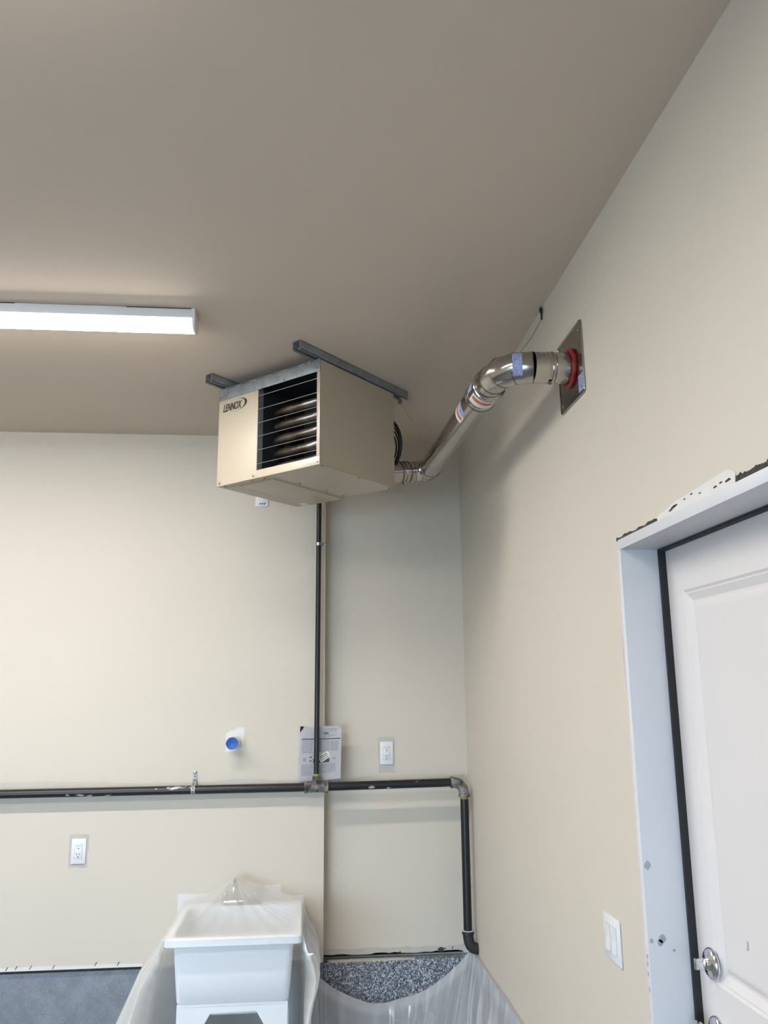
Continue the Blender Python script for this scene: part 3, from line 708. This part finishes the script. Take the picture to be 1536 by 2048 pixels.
# warning tag with ink lines, tilted
def tagp(u, v, dy=-.0024):
    a = math.radians(33); x = (u - .5) * .060; z = (v - .5) * .032
    c = sheet_pt(.60, .435, dy); return V((c.x + x * math.cos(a) - z * math.sin(a), c.y, c.z + x * math.sin(a) + z * math.cos(a)))
obj('white_tag', grid(lambda u, v: tagp(u, v), 1, 1), 'whitelabel', mn, sm=False)
for v0 in (.25, .55, .78): obj('tag_print', grid(lambda u, v: tagp(.15 + .7 * u, v0 - .05 + .1 * v, -.003), 1, 1), 'ink', mn, sm=False)
def bagp(u, v):
    w = .250 + .006 * math.sin(v * 9); x = -.893 + w * u
    z = 1.349 + .282 * v + (.020 * (u - .5) * 2 * (1 - v) if u > .5 else 0) + .004 * math.sin(u * 14)
    dy = -.0045 - .006 * abs(math.sin(u * 7 + v * 5)) - .006 * max(0, u - .8) * math.sin(v * 17) * 3
    if u > .85: x -= .03 * max(0, v - .5) ; dy -= .006 * math.sin(v * 11)
    return V((x, ya + dy, z))
obj('clear_bag', grid(bagp, 60, 48), 'bag', mn)

# ================================================================== OUTLETS, SWITCH, BLANK COVER
def outlet(x, y, z, label):
    o = thing('electrical_outlet', label, 'outlet', (x, y, z - .058), 0, 'white outlets on the back wall')
    obj('cover_plate', box(BM(), x - .035, x + .035, y - .0065, y - .0005, z - .0585, z + .0585, bev=.0022), 'white', o)
    obj('gasket_line', box(BM(), x - .0178, x + .0178, y - .0068, y - .006, z - .0348, z + .0348), 'dullgrey', o, sm=False)
    rc = obj('receptacle', box(BM(), x - .0165, x + .0165, y - .0085, y - .0055, z - .0335, z + .0335, bev=.0012), 'white', o)
    for zz in (.0195, -.0195):
        for dx, hh in ((-.0063, .0085), (.0063, .0068)):
            obj('slot', box(BM(), x + dx - .0012, x + dx + .0012, y - .0091, y - .008, z + zz + .002 - hh / 2 + .004, z + zz + .002 + hh / 2 + .004), 'ink', rc, sm=False)
        obj('ground_hole', lathe(BM(), (x, y - .008, z + zz - .0065), (0, -1, 0), [(0, .0030), (.0011, .0030)], 10), 'ink', rc, sm=False)
    for zz in (.0035, -.0035):
        obj('test_button', box(BM(), x - .0075, x + .0075, y - .0095, y - .008, z + zz - .0025, z + zz + .0025, bev=.0006), 'white', rc)
    return o
outlet(-.4305, 0.0, 1.4775, 'white outlet beside the corner, right of the hanging booklet')
outlet(-1.957, -T, 1.045, 'white outlet low on the wall, left of the covered sink')
sw = thing('light_switch', 'white double light switch plate beside the door frame', 'light switch', (-.003, -2.092, 1.051))
sy, sz = -2.092, 1.111
obj('cover_plate', box(BM(), -.0065, -.0005, sy - .062, sy + .062, sz - .0595, sz + .0595, bev=.0022), 'white', sw)
for k in (-1, 1):
    y = sy + k * .0235
    obj('gasket_line', box(BM(), -.0068, -.006, y - .0178, y + .0178, sz - .0348, sz + .0348), 'dullgrey', sw, sm=False)
    b = BM(); prism(b, [(-.0055, sz - .0335), (-.0105, sz - .0335), (-.0070, sz), (-.0085, sz + .0335), (-.0055, sz + .0335)], 1, y - .0165, y + .0165); obj('rocker', b, 'white', sw, sm=False)
jb = thing('junction_box_cover', 'small white blank cover on the wall just under the heater', 'cover plate', (-1.107, -T, 2.784))
obj('cover_plate', box(BM(), -1.142, -1.072, -T - .006, -T - .0005, 2.7835, 2.898, bev=.002), 'white', jb)
for k in range(3):
    x = -1.122 + k * .012
    obj('mark', prism(BM(), [(x, 2.793), (x + .007, 2.793), (x + .012, 2.803), (x + .006, 2.803)], 1, -T - .0066, -T - .0058), 'ink', jb, sm=False)
# capped pipe stub with blue masking tape
cs = thing('capped_pipe_stub', 'white pipe stub capped with blue tape sticking out of the wall', 'pipe stub', (-1.222, -.137, 1.516))
sc = V((-1.217, -T + .003, 1.549)); sd = V((-.06, -1, -.015)).normalized()
obj('pipe', lathe(BM(), sc, sd, [(0, .0295), (.090, .0295), (.091, .026)], 24), 'pvc', cs)
b = BM(); ends = sc + sd * .102; fx, fy = frame(sd)
ring = [b.verts.new(ends + (fx * math.cos(a) + fy * math.sin(a)) * (.0305 + random.uniform(-.0012, .0015))) for a in [k * math.tau / 11 for k in range(11)]]
ring2 = [b.verts.new(ends - sd * random.uniform(.010, .018) + (fx * math.cos(a) + fy * math.sin(a)) * .0303) for a in [k * math.tau / 11 for k in range(11)]]
cv = b.verts.new(ends - sd * .007 + fx * .004)
for k in range(11): b.faces.new((ring[k], ring[(k + 1) % 11], cv)); b.faces.new((ring[k], ring2[k], ring2[(k + 1) % 11], ring[(k + 1) % 11]))
obj('tape', b, 'bluetape', cs, sm=False)

# ================================================================== UTILITY SINK AND FAUCET
SX0, SX1, SY0, SY1, SZ = -1.430, -.866, -.755, -.145, .803
sk = thing('utility_sink', 'white plastic utility sink tub standing against the back wall under film', 'sink', ((SX0 + SX1) / 2, (SY0 + SY1) / 2, 0))
def loft(bm, loops, cap0=False, cap1=False):
    rings = [[bm.verts.new(p) for p in L_] for L_ in loops]
    for A_, B_ in zip(rings, rings[1:]):
        n = len(A_)
        for k in range(n): bm.faces.new((A_[k], A_[(k + 1) % n], B_[(k + 1) % n], B_[k]))
    if cap0: bm.faces.new(rings[0][::-1])
    if cap1: bm.faces.new(rings[-1])
    return bm
def rr(ins, z, r=.03, yb=0.0): return [(x, y, z) for x, y in rrect(SX0 + ins, SX1 - ins, SY0 + ins, SY1 - ins - yb, r)]
b = BM()
loft(b, [rr(.055, .538, .03), rr(.050, .545), rr(.042, .64), rr(.033, .766), rr(.004, .768, .02), rr(0, .772, .02), rr(0, .798, .02), rr(.004, SZ, .02), rr(.030, SZ, .03, .05), rr(.036, SZ - .006, .03, .05), rr(.055, .62, .05, .05), rr(.080, .49, .06, .05), rr(.10, .48, .06, .05)], cap1=True)
obj('basin', b, 'tub', sk)
obj('rib', loft(BM(), [rr(.060, .540), rr(.0535, .538), rr(.0535, .530), rr(.060, .526)]), 'tub', sk)
fx0, fx1 = SX0 + .055, SX1 - .055
poly = [(fx0, 0), (fx0 + .07, 0), (-1.30, .40), (-1.238, .502), (-1.050, .506), (-.985, .40), (fx1 - .07, 0), (fx1, 0), (fx1, .538), (fx0, .538)]
obj('front_stand', prism(BM(), poly, 1, SY0 + .055, SY0 + .068), 'tub', sk, sm=False)
for x0 in (fx0, fx1 - .013):
    poly = [(SY0 + .068, 0), (SY0 + .14, 0), (SY0 + .20, .42), (SY1 - .20, .42), (SY1 - .14, 0), (SY1 - .055, 0), (SY1 - .055, .538), (SY0 + .068, .538)]
    obj('side_stand', prism(BM(), poly, 0, x0, x0 + .013), 'tub', sk, sm=False)
fa = thing('faucet', 'chrome faucet at the back of the sink, pushing up the clear film', 'faucet', (-1.165, -.185, SZ))
obj('base', box(BM(), -1.245, -1.075, -.205, -.155, SZ, SZ + .022, bev=.008, seg=3), 'chrome', fa)
for x in (-1.232, -1.088):
    h_ = obj('valve', lathe(BM(), (x, -.18, SZ + .018), (0, 0, 1), [(0, .022), (.01, .020), (.022, .014), (.03, .013)], 20), 'chrome', fa)
    obj('handle', box(BM(), x - .009, x + .009, -.225, -.165, SZ + .046, SZ + .058, bev=.004), 'chrome', fa)
b = BM(); tube(b, [(-1.186, -.18, SZ + .015), (-1.186, -.18, SZ + .075), (-1.186, -.188, SZ + .103), (-1.186, -.208, SZ + .116), (-1.186, -.245, SZ + .112), (-1.186, -.275, SZ + .09), (-1.186, -.285, SZ + .068)], .0105, 16)
obj('spout', b, 'chrome', fa)

# ------------------------------------------------------------------ clear film draped over the sink
def ring_pts(n):
    x0, x1, y0, y1 = SX0 - .006, SX1 + .006, SY0 - .006, -.110
    per = [(x0, y0), (x1, y0), (x1, y1), (x0, y1)]
    lens = [x1 - x0, y1 - y0, x1 - x0, y1 - y0]; tot = sum(lens); out = []
    for k in range(n):
        s = k / n * tot; i = 0
        while s > lens[i]: s -= lens[i]; i += 1
        a, c = per[i], per[(i + 1) % 4]; f_ = s / lens[i]
        out.append((a[0] + (c[0] - a[0]) * f_, a[1] + (c[1] - a[1]) * f_, i, f_))
    return out
# the sheet lies single over the front and is bunched in several layers at the sides
lay = {0: .10, 1: .66, 2: .30, 3: .80}
NR = 168; rp = ring_pts(NR); peak = V((-1.186, -.215, .932))
b = BM(); lyr = b.verts.layers.float.new('layers'); grid_v = []
for k, (x, y, side, f_) in enumerate(rp):
    colv = []
    for j in range(1, 9):                       # tent from faucet to rim
        s = j / 8; p = peak.lerp(V((x, y, SZ + .005)), s)
        sag = .022 * math.sin(math.pi * s) * (1 if side in (0, 3, 1) else .3)
        p.z = max(p.z - sag + .003 * math.sin(k * .9) * math.sin(math.pi * s), SZ + .004)
        vv = b.verts.new(p); vv[lyr] = .33; colv.append(vv)
    nx, ny = ((0, -1), (1, 0), (0, 1), (-1, 0))[side]
    # blend outward direction near the corners
    cxm, cym = (SX0 + SX1) / 2, (SY0 + SY1) / 2
    o = V(((x - cxm) / .29, (y - cym) / .31, 0)); m = max(abs(o.x), abs(o.y)); o = V((o.x ** 3, o.y ** 3, 0)).normalized()
    for j in range(1, 15):
        s = j / 14; z = SZ + .003 - s * (SZ - .02)
        flare = {0: .012 + .05 * s, 1: .045 * math.sin(min(1, s * 1.9) * math.pi) ** 1 * (s < .53) + .02 + .02 * s, 2: .0, 3: .05 + .30 * s}[side] if s > 0 else 0
        flare *= min(1, s * 4)
        if side == 1: flare = (.052 * math.exp(-((s - .2) / .16) ** 2) + .022 + .03 * max(0, s - .55)) * min(1, s * 6)
        if side == 3: flare = (.33 * s + .045) * min(1, s * 5) * (.75 + .25 * math.sin(f_ * math.pi))
        if side == 0: flare = (.006 + .02 * s) * min(1, s * 5)
        fold = (.010 * math.sin(k * .83 + 1.3 * math.sin(k * .31)) + .006 * math.sin(k * 1.71)) * min(1, s * 1.6) * (1.2 if side in (1, 3) else .25)
        p = V((x, y, z)) + o * (flare + fold)
        p.y = min(p.y, -.098)
        vv = b.verts.new(p); vv[lyr] = lay[side] + (.12 * math.sin(k * 1.3) if side in (1, 3) else 0); colv.append(vv)
    grid_v.append(colv)
pk = b.verts.new(peak); pk[lyr] = .35
for k in range(NR):
    A_, B_ = grid_v[k], grid_v[(k + 1) % NR]
    b.faces.new((pk, A_[0], B_[0]))
    for j in range(len(A_) - 1): b.faces.new((A_[j], A_[j + 1], B_[j + 1], B_[j]))
tag(obj('plastic_sheet', b, 'film'), 'clear plastic sheet tented over the white utility sink', 'plastic sheet')

# ------------------------------------------------------------------ film hung in the corner and along the side wall
top = [(-.835, -.125, .500), (-.751, -.13, .429), (-.655, -.14, .377), (-.510, -.145, .331), (-.388, -.14, .345), (-.265, -.125, .372), (-.165, -.11, .423), (-.089, -.095, .476), (-.045, -.085, .515), (-.030, -.085, .519), (-.020, -.088, .520), (-.014, -.095, .519), (-.008, -.16, .512), (-.007, -.30, .511), (-.007, -.60, .514), (-.007, -1.0, .516), (-.007, -1.6, .515), (-.007, -2.25, .515)]
bot = [(-.80, -.52, .01), (-.76, -.56, .01), (-.70, -.60, .01), (-.62, -.64, .01), (-.55, -.68, .01), (-.48, -.72, .01), (-.42, -.76, .01), (-.38, -.80, .01), (-.35, -.84, .01), (-.33, -.88, .01), (-.31, -.92, .01), (-.29, -.97, .01), (-.27, -1.03, .01), (-.25, -1.10, .01), (-.23, -1.25, .01), (-.22, -1.5, .01), (-.22, -1.9, .01), (-.22, -2.35, .01)]
def samp(L_, s):
    t = s * (len(L_) - 1); i = min(int(t), len(L_) - 2); f_ = t - i
    p0, p1, p2, p3 = [V(L_[max(0, min(len(L_) - 1, i + d))]) for d in (-1, 0, 1, 2)]
    return 0.5 * ((2 * p1) + (p2 - p0) * f_ + (2 * p0 - 5 * p1 + 4 * p2 - p3) * f_ * f_ + (3 * p1 - p0 - 3 * p2 + p3) * f_ ** 3)
NU, NV = 300, 22; b = BM(); lyr = b.verts.layers.float.new('layers'); gv = []
for i in range(NU + 1):
    s = i / NU; a = samp(top, s); c = samp(bot, s); cl_ = []
    out = V((-.65, -.75, .1)) if s < .7 else V((-1, -.1, .2))
    ph = s * 95 + 2.2 * math.sin(s * 23)
    for j in range(NV + 1):
        v = j / NV
        p = a.lerp(c, v); p.z -= .05 * math.sin(math.pi * v)           # hangs steeper near the top
        amp = (.020 if s > .3 else .008) * min(1, v * 5) * (1 - .3 * v)
        p += out * (amp * (math.sin(ph) + .5 * math.sin(ph * 2.3 + 1)))
        if s < .45: p += out * (.012 * math.sin(v * 16 + s * 6) * math.sin(math.pi * min(1, s * 2.2)))
        p.z = max(p.z, .006); p.x = min(p.x, -.006)
        vv = b.verts.new(p); vv[lyr] = .50 + .20 * max(0, math.sin(ph * 1.7 + .6 * math.sin(v * 7))) ** 2 * (1 if s > .3 else .5) + (.18 if v < .06 else 0); cl_.append(vv)
    gv.append(cl_)
for i in range(NU):
    for j in range(NV): b.faces.new((gv[i][j], gv[i][j + 1], gv[i + 1][j + 1], gv[i + 1][j]))
tag(obj('plastic_sheet', b, 'film2'), 'grey see-through plastic sheet gathered in the corner and taped along the wall foot', 'plastic sheet')
# white tape edge along the side wall foot
b = BM(); pts = [samp(top, .62 + .38 * k / 40) + V((.004, 0, .004 + random.uniform(-.002, .003))) for k in range(41)]
L = [(b.verts.new((-.0085, p.y, p.z - .008)), b.verts.new((-.0035, p.y, p.z + .006))) for p in pts]
for A_, B_ in zip(L, L[1:]): b.faces.new((A_[0], A_[1], B_[1], B_[0]))
bmesh.ops.solidify(b, geom=b.faces[:], thickness=.0008)
tag(obj('masking_tape', b, 'whitepatch'), 'strip of white tape holding the plastic along the side wall foot', 'tape')
